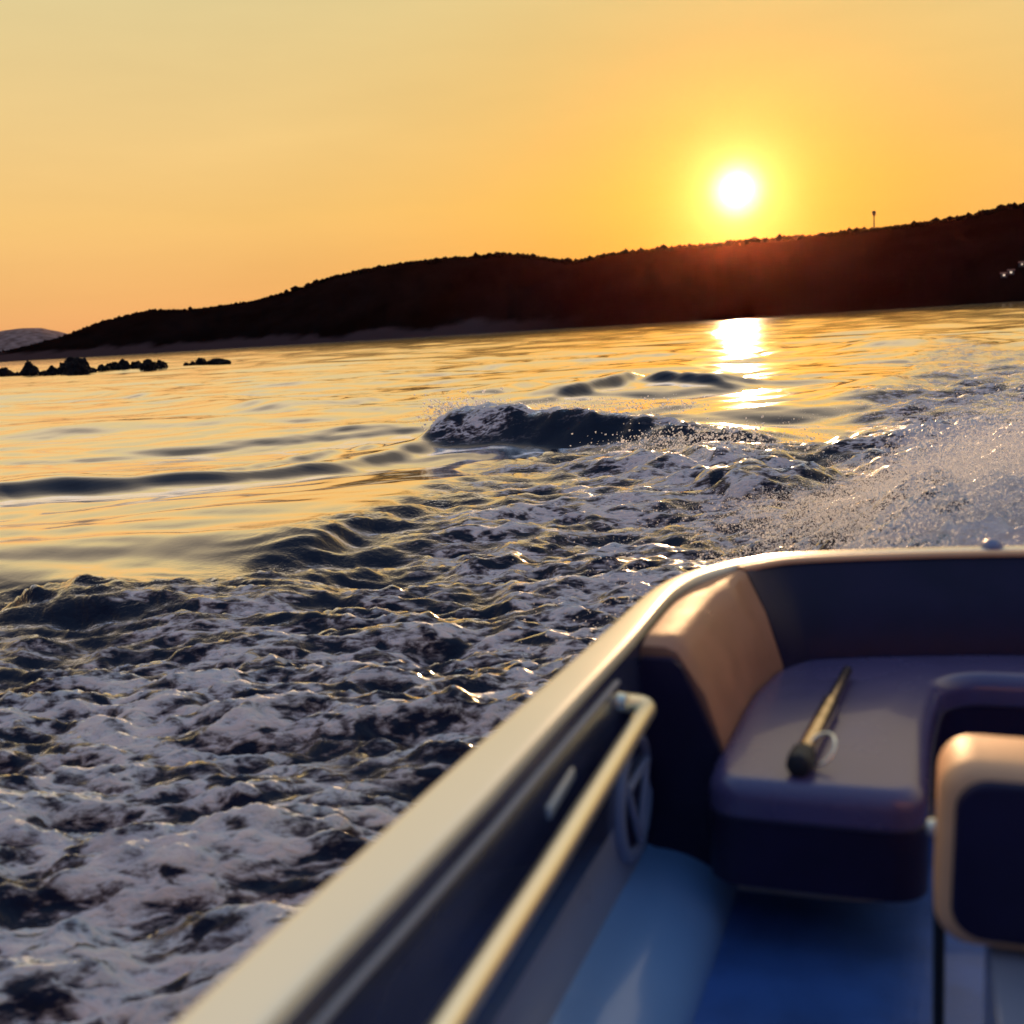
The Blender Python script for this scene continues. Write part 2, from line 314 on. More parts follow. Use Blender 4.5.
def water_fields(x, y, spacing):
    r = np.hypot(x, y); rs = np.random.default_rng(3)
    h = np.zeros_like(x)
    near = r < 75
    sd = np.full_like(x, -50.); sd[near] = poly_sd(x[near], y[near], ZONE)
    wob = np.zeros_like(x); wob[near] = perlin(x[near] * 1.1 + 7, y[near] * 1.1) * .35 + perlin(x[near] * 3.1, y[near] * 3.1 + 9) * .12
    T = sstep(-.12, .30, sd + wob)                       # turbulent wake
    T *= 1 - .85 * sstep(24, 60, r)
    # ambient sea: long crests lying across the view, plus slow swell
    base = R(111)                                        # travel direction
    wx = x + .5 * perlin(x * .35, y * .35); wy = y + .5 * perlin(x * .35 + 40, y * .35)
    for k in range(46):
        lam = .42 * (1.085 ** k) ; lam = min(lam, 14); th = base + rs.normal(0, .42); ph = rs.uniform(0, 6.28)
        kx, ky = math.cos(th) * 2 * math.pi / lam, math.sin(th) * 2 * math.pi / lam
        slope = .026 if lam > 1.0 else .026
        if lam < 2.5: slope = slope * (1 + .75 * sstep(8, 18, r))
        a = slope * lam / (2 * math.pi) * np.clip((lam / (spacing * 3) - .5), 0, 1)
        s = np.sin(kx * wx + ky * wy + ph); patch = .55 + .9 * np.clip(perlin(x * .09 + k * 3.1, y * .09 - k), -.5, 1)
        h += a * patch * (s + .25 * np.cos(2 * (kx * wx + ky * wy + ph)))
    foam = np.zeros_like(x); rough = .045 + .34 * sstep(20, 120, r)
    # right-hand far wake: rough, wind-cut water astern
    m = near
    X, Y = x[m], y[m]; sp = spacing[m]; t = T[m]
    U, Vv = .93 * X + .36 * Y, .93 * Y - .36 * X
    def fb(s, o=0): return np.clip(1 / (s * sp * 2.2) - .5, 0, 1) * perlin(U * s * .6 + o, Vv * s * 1.3 + o * 1.7)
    def rid(s, o=0): return np.clip(1 / (s * sp * 2.2) - .5, 0, 1) * (.5 - np.abs(perlin(U * s * .5 + o, Vv * s * 1.3 - o)) * 1.6)
    cx = X + .12 * perlin(X * 2, Y * 2); 
    chop = .08 * fb(.8, 3) + .055 * rid(1.5, 11) + .042 * rid(3.1, 5) + .022 * rid(6.3, 8) + .010 * rid(13, 2) + .004 * fb(26, 1)
    boat = poly_sd(X, Y, [(v.x, v.y) for v in PATH[::6]]); calm = sstep(.02, .35, -boat)
    nearf = 1 - sstep(4, 9, r[m])
    str_ = .034 * nearf * (rid(4.6, 91) + .6 * rid(8.5, 93) + .25 * rid(17, 95))
    bil = .07 * fb(1.9, 61) + str_ + .045 * fb(4.2, 17) + .020 * rid(7, 55) + .014 * fb(10, 71)
    hh = h[m] * (1 - .4 * t) + (chop + bil * sstep(.2, 1.4, sd[m])) * t * (.35 + .65 * calm)
    lf = perlin(U * .45 + 3, Vv * .7 + 8); lf2 = perlin(U * 1.0 - 5, Vv * 2.1)
    s_in = sd[m] + wob[m]
    fo = t * (sstep(.10, 1.2, s_in) * .23 + .16 * lf + .17 * lf2 + 1.5 * (chop - .012) + 1.5 * bil + 6.0 * (str_ - .006))
    # brighter froth patches and darker gaps
    for (px, py, rad, s) in [(40, 800, .9, .26), (0, 980, .55, .22), (200, 700, .8, .16), (90, 890, .45, .16), (150, 960, .3, .12), (330, 870, .55, -.14), (420, 780, .6, -.05), (100, 1000, .2, -.18), (520, 520, 1.3, .02), (400, 560, .9, -.02),
                             (710, 485, 1.0, .20), (640, 500, .9, .08), (60, 640, .7, -.22), (170, 650, .35, -.05), (30, 700, .5, -.2), (560, 470, 1.2, .05), (800, 470, 1.2, -.10), (470, 640, .8, .05)]:
        q = at(px, py); fo += .55 * t * s * np.exp(-((X - q.x) ** 2 + (Y - q.y) ** 2) / (rad * rad))
    fo = np.minimum(fo, .40 + .25 * np.maximum(fo - .40, 0))
    # wash astern of the transom
    axx = X - .75; wid = 1.05 + .03 * np.maximum(Y - 3, 0)
    wash = np.exp(-(axx / wid) ** 4) * sstep(2.9, 3.6, Y) * (1 - sstep(11, 24, Y + lf * 3))
    hump = .42 * np.exp(-((Y - 5.4) / 2.0) ** 2) + .14 * sstep(3, 5, Y) * (1 - sstep(9, 22, Y))
    hh += wash * (hump + .16 * rid(1.1, 30) + .12 * rid(2.6, 21) + .07 * rid(5.5, 33) + .045 * fb(11, 9) + .03 * fb(22, 5) + .018 * fb(45, 6))
    fo = np.maximum(fo, wash * (.62 + .25 * sstep(-.3, .5, X) * (1 - sstep(8, 16, Y)) + .15 * lf2 + .12 * perlin(X * 4, Y * 4))); ro = rough[m] + t * .55
    for P_, H, wn, wf, kind in CRESTS:
        P_ = [tuple(v) for v in catmull([P_[0]] + list(P_[1:]), 6)]
        d, u = line_df(X, Y, P_)
        jit = .25 * wn * perlin(X * .9 + H * 50, Y * .9) / 1.0
        d = d + jit; s = np.where(d > 0, d / wf, d / wn) if P_[-1][0] > P_[0][0] else np.where(d < 0, d / wf, d / wn)
        ta, tb_ = {'break': (.10, .25), 'white': (.3, .6), 'lump': (.3, .6), 'swell': (.3, .6), 'long': (.02, .90)}[kind]; taper = sstep(0, ta, u) * (1 - sstep(tb_, 1, u))
        amp = H * taper * (1 + (.12 if kind == 'break' else .22) * perlin(u * 9 + H * 30, u * 0 + .5))
        g = np.exp(-s * s)
        hh += amp * g
        if kind == 'break':
            hh += amp * g * (.35 * rid(2.6, 3) + .35 * rid(6, 2) + .25 * fb(7, 1) + .16 * fb(15, 1)); ro += .5 * g * taper
            tip = g * sstep(.0, .06, u) * (1 - sstep(.08, .34, u + .1 * lf2)); fo = np.maximum(fo, tip * (.62 + .2 * lf2))
            crest = np.exp(-((s - .05) / .22) ** 2) * taper; fo = np.maximum(fo, crest * (.52 + .25 * lf2 + .25 * perlin(X * 3, Y * 3)))
        if kind == 'white':
            fo = np.maximum(fo, g * taper * (.55 + .2 * lf2)); hh += g * taper * (.10 * rid(3, 3) + .07 * rid(6, 2) + .03 * fb(14, 1))
        if kind == 'lump':
            hh += amp * g * .5 * rid(3.4, 3); ro += .4 * g
    h[m] = hh; foam[m] = np.clip(fo, 0, 1); rough[m] = np.clip(ro, 0, 1)
    return h, foam, rough
def build_water():
    rad = [.35]
    while rad[-1] < 1.5: rad.append(rad[-1] * 1.06)
    while rad[-1] < 11500:
        r = rad[-1]
        if r < 6.4: d = .0042 * r
        elif r < 60: d = min(r * r / 1500, .0065 * r)
        elif r < 400: d = .012 * r
        else: d = .05 * r
        rad.append(r + d)
    rad = np.array(rad)
    az = list(np.arange(-56, 17, .072)); a = 17.0
    st = .072
    while a < 360 - 56 - .1:
        az.append(a); rest = (360 - 56) - a; st = min(st * 1.35, 4.0, max(rest * .26, .072)); a += st
    az = np.radians(np.array(az)); nr, na = len(rad), len(az)
    RR, AA = np.meshgrid(rad, az, indexing='ij'); x = (RR * np.sin(AA)).ravel(); y = (RR * np.cos(AA)).ravel()
    dr = np.gradient(rad); da = np.gradient(np.unwrap(az)); spacing = np.maximum(dr[:, None] * np.ones(na)[None], RR * np.abs(da)[None]).ravel()
    h, foam, rough = water_fields(x, y, spacing)
    co = np.stack([x, y, h], 1).astype(np.float32)
    i = np.arange(nr - 1)[:, None]; j = np.arange(na)[None]; j2 = (j + 1) % na
    q = np.stack([i * na + j, i * na + j2, (i + 1) * na + j2, (i + 1) * na + j], -1).reshape(-1, 4)
    q = q[:, ::-1]
    me = bpy.data.meshes.new('sea_water'); me.vertices.add(len(co)); me.vertices.foreach_set('co', co.ravel())
    me.loops.add(q.size); me.loops.foreach_set('vertex_index', q.ravel().astype(np.int32))
    me.polygons.add(len(q)); me.polygons.foreach_set('loop_start', np.arange(0, q.size, 4, dtype=np.int32))
    me.update(calc_edges=True); me.polygons.foreach_set('use_smooth', np.ones(len(q), bool))
    for nme, arr in (('foam', foam), ('rough', rough)):
        at_ = me.attributes.new(nme, 'FLOAT', 'POINT'); at_.data.foreach_set('value', arr.astype(np.float32))
    me.materials.append(WATER); o = bpy.data.objects.new('sea_water', me); COL.objects.link(o); o['kind'] = 'structure'
    return len(co)
print('water verts', build_water())

# ------------------------------------------------------------------ hills
def hill_material(name, dark, sandc):
    m = bpy.data.materials.new(name); m.use_nodes = True; t = m.node_tree; b = t.nodes['Principled BSDF']; b.inputs['Roughness'].default_value = .9; b.inputs['Specular IOR Level'].default_value = 0
    c = N(t, 'ShaderNodeTexCoord'); n = N(t, 'ShaderNodeTexNoise'); n.inputs['Scale'].default_value = .02; n.inputs['Detail'].default_value = 8; t.links.new(c.outputs['Object'], n.inputs[0])
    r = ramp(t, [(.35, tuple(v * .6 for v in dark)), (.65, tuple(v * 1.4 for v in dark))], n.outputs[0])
    s = N(t, 'ShaderNodeSeparateXYZ'); t.links.new(c.outputs['Object'], s.inputs[0])
    low = N(t, 'ShaderNodeMapRange'); t.links.new(math_(t, 'ADD', s.outputs[2], math_(t, 'MULTIPLY', n.outputs[0], -26.)), low.inputs[0]); low.inputs[1].default_value = 0; low.inputs[2].default_value = -6; 
    mx_ = N(t, 'ShaderNodeMix', data_type='RGBA'); 
    wst = N(t, 'ShaderNodeMapRange'); t.links.new(s.outputs[0], wst.inputs[0]); wst.inputs[1].default_value = -300; wst.inputs[2].default_value = -420
    t.links.new(math_(t, 'MULTIPLY', low.outputs[0], wst.outputs[0]), mx_.inputs[0]); t.links.new(r.outputs[0], mx_.inputs[6]); mx_.inputs[7].default_value = (*sandc, 1)
    t.links.new(mx_.outputs[2], b.inputs['Base Color']); return m
PROF = [(-50.5, 0), (-48, .25), (-45.75, .51), (-44.40, .76), (-43.02, 1.07), (-41.12, 1.69), (-38.72, 2.15), (-36.80, 2.06), (-33.82, 2.30), (-31.77, 2.70), (-29.16, 3.42), (-26.03, 3.82), (-23.42, 3.93), (-20.55, 4.01), (-18.74, 3.70), (-17.19, 3.40), (-14.58, 3.69), (-11.50, 3.73), (-8.47, 3.81), (-5.52, 3.78), (-3.12, 3.88), (-1.95, 3.92), (.13, 3.98), (1.92, 4.14), (3.66, 4.39), (4.69, 4.42), (9, 4.6), (16, 3.9), (24, 2.2), (33, .8), (38, 0)]
PA, PE = np.array([p[0] for p in PROF]), np.array([p[1] for p in PROF])
def shore(az): return np.interp(az, [-50, -46, -40, -29, -8, 5, 38], [1500, 1420, 1330, 1150, 980, 900, 800])
def hill_z(az, t):
    """height of the headland: az in degrees, t = 0 at the shore, 1 at the ridge"""
    e = np.interp(az, PA, PE); rr = shore(az) + 260; H = np.maximum(rr * np.tan(np.radians(e)) - 1.2, 0)
    up_ = np.clip(t, 0, 1); s = .06 * sstep(0, .05, up_) + .94 * (1 - (1 - np.clip((up_ - .04) / .96, 0, 1)) ** 1.5)
    s = np.where(t > 1, 1 - .25 * np.clip(t - 1, 0, None) ** 1.5, s)
    nz = perlin(az * .5 + 9, t * 2.1) * .10 + perlin(az * 1.6, t * 5) * .05 + perlin(az * 5, t * 13) * .02
    return H * s * (1 + nz * np.clip(1 - t, 0, 1) * 2.2) + perlin(az * 7, t * 9) * 1.2 * up_ - .8
def build_hill():
    az = np.arange(-50.5, 38.1, .18); t = np.concatenate([np.linspace(-.03, 1.1, 46), np.linspace(1.2, 3.0, 12)])
    A, T = np.meshgrid(az, t, indexing='ij'); rr = shore(A) + 260 * T; z = hill_z(A, T); z = np.where(T < 0, -1.2, z)
    edge = sstep(0, .06, (A - az[0]) / (az[-1] - az[0])) * 1; z = np.maximum(z, -1.2)
    V = np.stack([rr * np.sin(np.radians(A)), rr * np.cos(np.radians(A)), z], -1).reshape(-1, 3); n = len(t); Fc = []
    for i in range(len(az) - 1):
        for j in range(n - 1): a = i * n + j; Fc.append((a, a + 1, a + n + 1, a + n))
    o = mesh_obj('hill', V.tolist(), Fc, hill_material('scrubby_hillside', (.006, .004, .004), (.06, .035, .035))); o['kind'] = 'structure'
build_hill()
def far_ridge():
    az = np.arange(-75, -38, .12); e = np.interp(az, [-75, -66, -58, -52, -48, -45.64, -44.6, -43.87, -43.2, -42.56, -41.5, -40.5, -39], [.1, .9, 1.5, 1.2, 1.3, 1.40, 1.50, 1.45, 1.28, 1.10, .8, .45, .1])
    D_ = 9000; V = []; Fc = []
    for i, a in enumerate(az):
        H = D_ * math.tan(R(float(e[i]))) + 4 * float(perlin(np.array([a * 2.0]), np.array([.3]))[0])
        for k, (dr, hh) in enumerate([(-900, -1), (-600, .35), (-300, .75), (0, 1), (500, .5), (1000, -1)]):
            rr = D_ + dr; V.append((rr * math.sin(R(a)), rr * math.cos(R(a)), max(H, 2) * hh if hh > 0 else -1))
    for i in range(len(az) - 1):
        for j in range(5): a = i * 6 + j; Fc.append((a, a + 1, a + 7, a + 6))
    o = mesh_obj('distant_hill', V, Fc, hill_material('distant_hillside_hazed', (.20, .15, .14), (.2, .15, .14))); o['kind'] = 'structure'  # haze over the far ridge painted in as a pale base colour
far_ridge()
def scrub():
    rs = np.random.default_rng(11); bm = bmesh.new(); bmesh.ops.create_icosphere(bm, subdivisions=1, radius=1); bv = np.array([v.co[:] for v in bm.verts]); bf = np.array([[v.index for v in f.verts] for f in bm.faces]); bm.free()
    n = 14000; a = rs.uniform(-46.5, 12, n); t = np.where(rs.random(n) < .5, rs.normal(1.0, .025, n), rs.uniform(.88, 1.15, n))
    keep = (t > .16) | (perlin(a * .8, t * 3) > -.05); a, t = a[keep], t[keep]
    e = np.interp(a, PA, PE); rr = shore(a) + 260 * t; z = hill_z(a, t)
    ok = z > 4; a, t, rr, z, e = a[ok], t[ok], rr[ok], z[ok], e[ok]; n = len(a)
    s = rs.lognormal(.12, .48, n) * np.clip(e / 3, .45, 1); X = rr * np.sin(np.radians(a)); Y = rr * np.cos(np.radians(a))
    V = bv[None] * s[:, None, None] * rs.uniform(.7, 1.3, (n, 1, 3)) * rs.uniform(.75, 1.25, (n, len(bv), 1)); V[:, :, 0] += X[:, None]; V[:, :, 1] += Y[:, None]; V[:, :, 2] += (z + s * .25)[:, None]
    Fc = (bf[None] + (np.arange(n) * len(bv))[:, None, None]).reshape(-1, 3)
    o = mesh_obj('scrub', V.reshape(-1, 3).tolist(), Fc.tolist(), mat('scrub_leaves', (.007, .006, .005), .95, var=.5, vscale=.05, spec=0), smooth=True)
    o['kind'] = 'stuff'; o['label'] = 'dark scrub and low trees covering the headland'; o['category'] = 'scrub'
scrub()
def on_hill(px, py):
    d = fw + (px - 512) / F * rt - (py - 512) / F * up; a = math.degrees(math.atan2(d.x, d.y)); te = d.z / math.hypot(d.x, d.y)
    lo = None
    for t in np.linspace(.05, 1.1, 400):
        rr = float(shore(a)) + 260 * t; z = float(hill_z(np.array([a]), np.array([t]))[0])
        if z >= 1.5 + rr * te: break
    return Vector((rr * math.sin(R(a)), rr * math.cos(R(a)), z))
m_wall = mat('house_wall', (.06, .05, .045), .8, var=.1); m_roof = mat('roof_tile', (.22, .08, .05), .8, var=.2)
m_lit = mat('lit_window', (.8, .7, .5), .4, emit=((1, .74, .50), .8))
for px, py, lab in [(1004, 278, 'small hillside house with lit window, lowest and leftmost of the three'), (1011, 275, 'hillside house with bright window, middle one of the three on the dark slope'), (1022, 267, 'faintest lit house, highest of the three at the right end of the headland')]:
    p = on_hill(px, py); h = empty('hillside_house', p, lab, 'house', 'lit houses on the headland')
    h.rotation_euler.z = -math.atan2(p.x, p.y)
    bm_obj('wall', rbox((0, 0, 1.5), (5, 5, 3.4), .05, 1), m_wall, h, False)
    bm = bmesh.new(); v = [bm.verts.new(c) for c in [(-2.9, -2.9, 3.2), (2.9, -2.9, 3.2), (2.9, 2.9, 3.2), (-2.9, 2.9, 3.2), (-2.9, 0, 4.4), (2.9, 0, 4.4)]]
    for f in ((0, 1, 5, 4), (2, 3, 4, 5), (0, 4, 3), (1, 2, 5), (0, 3, 2, 1)): bm.faces.new([v[i] for i in f])
    bm_obj('roof', bm, m_roof, h, False)
    bm_obj('window', rbox((0, -2.53, 2.0), (1.7 if px != 1022 else 1.1, .12, 1.5), .02, 1), m_lit, h, False)
# mast on the ridge
p = at(874, 226, 60); dd = 1235 / math.hypot(p.x, p.y)
az_ = math.atan2((fw + (874 - 512) / F * rt - (219 - 512) / F * up).x, (fw + (874 - 512) / F * rt - (219 - 512) / F * up).y)
rr_ = float(shore(math.degrees(az_))) + 262; zb = float(hill_z(np.array([math.degrees(az_)]), np.array([1.01]))[0])
ms = empty('radio_mast', (rr_ * math.sin(az_), rr_ * math.cos(az_), zb - 1), 'slim dark radio mast with a wide head standing alone on the ridge', 'mast')
m_mast = mat('mast_steel', (.10, .07, .06), .6, metal=.3)
bm = tube([(0, 0, 0), (0, 0, 20.5)], [.75, .45], 8); bm_obj('pole', bm, m_mast, ms)
bm_obj('antenna_head', lathe([(.5, 16.6), (1.3, 17.2), (1.9, 18.0), (2.0, 20.0), (1.5, 20.8), (.3, 21.2)], (0, 0, 0), (0, 0, 1), 12), m_mast, ms)
bm_obj('platform', lathe([(1.2, 16.1), (2.1, 16.2), (2.1, 16.5), (1.2, 16.6)], (0, 0, 0), (0, 0, 1), 12), m_mast, ms, False)

# ------------------------------------------------------------------ rocks off the point
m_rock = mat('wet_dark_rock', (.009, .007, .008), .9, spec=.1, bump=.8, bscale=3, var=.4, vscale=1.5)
ROCKS = [  # left px, right px, top px above the water, base py, label
    (-22, -6, 8, 377, 'dark reef rock cut by the left edge of the photo'),
    (-3, 11, 11, 376, 'low rounded dark rock at the left end of the reef'),
    (12, 22, 5, 376, 'small flat rock between the rounded end rock and the pointed rock'),
    (22, 40, 17, 375, 'pointed dark pyramid shaped rock in the reef'),
    (39, 45, 6, 375, 'tiny dark rock just right of the pointed rock'),
    (45, 60, 11, 375, 'jagged low rock leaning against the largest rock'),
    (57, 78, 17, 374, 'dark left shoulder of the largest reef rock'),
    (66, 92, 22, 374, 'largest tallest rock of the reef off the headland'),
    (97, 109, 9, 372, 'squat rock at the left end of the middle row of rocks'),
    (107, 118, 12, 371, 'knobbly rock second from left in the middle row'),
    (116, 131, 14, 371, 'highest rock of the middle row of rocks'),
    (129, 146, 11, 370, 'broad rock right of the highest one in the middle row'),
    (142, 157, 13, 370, 'humped rock near the right of the middle row'),
    (152, 168, 10, 369, 'sloping rock at the right end of the middle row'),
    (184, 189, 5, 366, 'smallest rock, alone at the left of the last row'),
    (190, 197, 6, 366, 'little round rock second in the last row'),
    (196, 207, 9, 365, 'tallest rock of the small last row'),
    (207, 229, 8, 364, 'long flat rock at the far right end of the reef')]
for k, (xa, xb, hp, yb, lab) in enumerate(ROCKS):
    c = at((xa + xb) / 2, yb - .0613 * ((xa + xb) / 2 - 90) * 0); dist = (c - CAM).length; wm = (xb - xa) / F * dist; hm = hp / F * dist
    bm = bmesh.new(); bmesh.ops.create_icosphere(bm, subdivisions=4, radius=1); rs = random.Random(k)
    off = Vector((rs.uniform(0, 50), rs.uniform(0, 50), 0)); peak = 1.6 if 'pointed' in lab else .9
    for v in bm.verts:
        p = v.co.copy(); n = mnoise.fractal(p * 1.6 + off, .9, 2.1, 5) * .38 + abs(mnoise.noise(p * 3 + off)) * .25
        p *= 1 + n
        if p.z > 0: p.z = p.z ** (1.0 if 'flat' not in lab else .8); q = max(0, 1 - (p.z * .55) ** 1.2 * peak * .55) if 'pointed' in lab else 1; p.x *= q; p.y *= q
        v.co = Vector((p.x * wm * .50, p.y * wm * .5, p.z * hm * .72))
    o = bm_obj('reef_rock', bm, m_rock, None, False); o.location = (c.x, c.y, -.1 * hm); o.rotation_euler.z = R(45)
    tag(o, lab, 'rock', 'rocks of the reef off the headland')

# ------------------------------------------------------------------ the boat
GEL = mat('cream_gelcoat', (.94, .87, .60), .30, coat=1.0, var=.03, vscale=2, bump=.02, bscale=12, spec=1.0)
GEL.node_tree.nodes['Principled BSDF'].inputs['Coat IOR'].default_value = 1.8; GEL.node_tree.nodes['Principled BSDF'].inputs['Coat Roughness'].default_value = .18
LINER = mat('grey_liner_gelcoat', (.24, .25, .32), .28, coat=.3, var=.08, vscale=3)
NAVYP = mat('navy_side_panel', (.030, .036, .075), .22, coat=.4, var=.15, vscale=5)
FLOOR = mat('blue_grey_deck', (.050, .125, .36), .30, coat=.3, var=.3, vscale=7, bump=.5, bscale=160)
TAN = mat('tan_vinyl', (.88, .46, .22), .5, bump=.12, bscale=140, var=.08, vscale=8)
NAVY = mat('navy_vinyl', (.016, .010, .038), .42, bump=.12, bscale=140, var=.2, vscale=8, spec=.3)
BOLS = mat('bolster_vinyl', (.44, .19, .10), .55, bump=.25, bscale=60, var=.12, vscale=9)
GREY = mat('grey_seat_vinyl', (.095, .072, .16), .26, coat=.35, bump=.10, bscale=120, var=.08, vscale=6)
CHROME = mat('polished_steel', (1.0, .88, .64), .32, metal=.85, var=.04)
RUB = mat('black_rubber', (.02, .02, .022), .6)
PIPE = mat('grey_piping', (.34, .34, .36), .35)
COVE = mat('ledge_highlight_blue', (.19, .34, .58), .25, coat=.4, var=.06, vscale=3)  # paler than the deck: highlight along the cockpit side put into the colour
WHITE = mat('pale_grey_plastic', (.22, .25, .36), .35)
HILITE = mat('pale_highlight', (.55, .55, .52), .12, coat=.6)  # pale colour of the painted side panel highlight
boat = empty('motorboat', (XC, 0, 0), 'open motorboat with cream gunwale, navy cockpit and wraparound stern bench', 'boat')
class Par: pass
def adopt(o, par=boat):
    o.parent = par; o.matrix_parent_inverse = par.matrix_world.inverted() if par is not boat else Matrix.Translation((-XC, 0, 0)); return o
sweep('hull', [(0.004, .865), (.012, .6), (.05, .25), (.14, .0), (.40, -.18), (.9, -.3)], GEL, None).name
hull = bpy.data.objects['hull']; adopt(hull)
adopt(sweep('rub_rail', [(-.018, .82), (-.028, .835), (-.028, .855), (-.012, .866), (.006, .866), (.006, .82)], RUB, None, closed=True))
def gprof(P):
    g = gw(P.y); return [(-.002, .862), (-.003, .893), (-.001, .900), (.004, .904), (.010, .9055), (.013, .9058), (.018, .906), (g * .5, .9064), (g - .018, .906), (g - .013, .9058), (g - .010, .9055), (g - .004, .904), (g - .001, .900), (g, .896), (g, .889)]
adopt(sweep('gunwale', gprof, GEL, None, closed=True))
front_of = lambda y: (lambda P: P.y < y)
adopt(sweep('piping', lambda P: [(gw(P.y) + .009 + .0045 * math.cos(a), .864 + .0045 * math.sin(a)) for a in [k * math.pi / 4 for k in range(8)]], PIPE, None, closed=True, sel=lambda P: P.y < 1.8 and P.x < XC, caps=True))
adopt(sweep('piping', lambda P: [(gw(P.y) + .009 + .0045 * math.cos(a), .864 + .0045 * math.sin(a)) for a in [k * math.pi / 4 for k in range(8)]], PIPE, None, closed=True, sel=lambda P: P.y < 1.8 and P.x > XC, caps=True))
def lprof(P):
    g = gw(P.y) + .004; return [(g - .007, .893), (g - .001, .888), (g + .003, .86), (g + .008, .80), (g + .012, .70), (g + .010, .62)]
adopt(sweep('side_panel', lprof, NAVYP, None))
def l2(P):
    g = gw(P.y) + .012; return [(g - .004, .64), (g, .619), (g, .47)]
adopt(sweep('lower_liner', l2, LINER, None))
adopt(sweep('side_ledge', lambda P: [(gw(P.y) + .010, .48)] + [(gw(P.y) + .03 + .15 * math.sin(a), .374 + .10 * math.cos(a)) for a in [k * math.pi / 24 for k in range(13)]], COVE, None, sel=lambda P: P.y < 2.45))
# deck
bm = bmesh.new(); vs = []
n = len(PATH)
for i in range(n):
    a = PATH[max(i - 1, 0)]; b = PATH[min(i + 1, n - 1)]; t = (b - a).normalized(); q = PATH[i] + Vector((t.y, -t.x)) * .215
    if q.y > -2.9: vs.append(bm.verts.new((q.x, q.y, .3735)))
fc = bm.faces.new(vs); bm.normal_update(); bmesh.ops.triangulate(bm, faces=[fc]); adopt(bm_obj('deck', bm, FLOOR, None, False))
# fore deck so the bow is closed
bm = bmesh.new(); L = [p for p in PATH if p.y < -1.5 and p.x < XC]; Rr_ = [p for p in reversed(PATH) if p.y < -1.5 and p.x > XC]
for a, b in zip(list(zip(L, Rr_)), list(zip(L[1:], Rr_[1:]))):
    q = [bm.verts.new((p.x, p.y, .893)) for p in (a[0], a[1], b[1], b[0])]; bm.faces.new(q)
adopt(bm_obj('fore_deck', bm, GEL, None))
# grab rail
def rail(side):
    sx = lambda x: x if side < 0 else 2 * XC - x
    corner = Vector((sx(-.461), 1.853, .80)); e = Vector((sx(-.512), 1.79, .826)); A = Vector((sx(-.449), 1.2, .80)); S = Vector((sx(-.447), .05, .80)); s0 = Vector((sx(-.505), -.02, .826))
    def bend(a, c, b, r=.035): return [c + (a - c).normalized() * r * (1 - t) ** 2 + (b - c).normalized() * r * t ** 2 for t in [k / 6 for k in range(7)]]
    pts = [s0] + bend(s0, S, A) + [A] + bend(A, corner, e) + [e]
    rl = bm_obj('grab_rail', tube(pts, .0175, 20), CHROME)
    adopt(rl)
    for q in (e, s0):
        fl = bm_obj('rail_mount', lathe([(.026, -.012), (.026, .004), (.018, .012), (.015, .03)], q - Vector((.004 * side * -1, 0, 0)), (-side, 0, 0), 20), CHROME); adopt(fl)
rail(-1); rail(1)
# loudspeaker in each side panel
def speaker(side):
    x = -.503 if side < 0 else 2 * XC + .503; s = -side; o = Vector((x, 1.835, .625))
    sp = bm_obj('speaker', lathe([(.118, -.01), (.121, .008), (.116, .018), (.104, .020), (.097, .012), (.095, .006)], o, (s, 0, 0), 48), WHITE); adopt(sp)
    c = bm_obj('cone', lathe([(.096, .008), (.05, -.004), (.03, .0), (.0, .008)], o, (s, 0, 0), 40), NAVY); c.parent = sp; c.matrix_parent_inverse = Matrix.Identity(4)
    bm = bmesh.new()
    T3 = [o + Vector((.016 * s, .085 * math.cos(a), .085 * math.sin(a))) for a in (math.pi / 2 * 3, math.pi / 2 * 3 + 2.094, math.pi / 2 * 3 + 4.189)]
    for a, b in zip(T3, T3[1:] + T3[:1]): tube([a, b], .009, 10, bm)
    g = bm_obj('grille', bm, WHITE); g.parent = sp
speaker(-1); speaker(1)
# pale slanted bar standing in for a highlight on the side panel
bm = rbox((0, 0, 0), (.012, .13, .022), .005, 3, rot=Matrix.Rotation(R(5), 3, 'X')); o = bm_obj('panel_highlight', bm, HILITE); o.location = (-.508, 1.455, .80); adopt(o)
o.location = (-.508, 1.455, .80)

# stern bench
def blend(P):                                            # 0 on the sides, 1 on the stern
    return float(sstep(2.40, 2.66, np.array(P.y)))
def bol(P):
    b = blend(P); g = gw(P.y) + .004; top_in = .165 * (1 - b) + .075 * b; bot_in = .232 * (1 - b) + .195 * b; r_ = .034 * (1 - b) + .012 * b
    zt = .893 * (1 - b) + .900 * b
    kk = min(max((P.y - 1.95) / .06, 0), 1); nose = .028 * (1 - math.sqrt(1 - (1 - kk) ** 2)); zt -= nose; top_in -= nose * .6
    return [(g, .50), (g, zt - .014), (g + .006, zt - .003), (g + .014, zt), (top_in - r_, zt), (top_in - r_ * .3, zt - r_ * .28), (top_in + r_ * .15, zt - r_), (top_in * .6 + bot_in * .4 + .012, zt - .09), (bot_in, .69), (bot_in - .004, .66), (bot_in - .03, .50)]
S0 = 1.955
def seg_of(y0, pred):
    return pred
def fine(pred):
    P2 = catmull([tuple(p) for p in PATH if p.y > 1.5], 3); return P2
P2 = fine(None); adopt(sweep('side_bolster', bol, BOLS, None, closed=True, path=P2, sel=lambda P: P.y > S0 and P.x < XC and P.y < 2.585, caps=True))
adopt(sweep('side_bolster', bol, BOLS, None, closed=True, path=P2, sel=lambda P: P.y > S0 and P.x > XC and P.y < 2.585, caps=True))
adopt(sweep('backrest', bol, NAVY, None, closed=True, path=P2, sel=lambda P: P.y >= 2.584, caps=True))
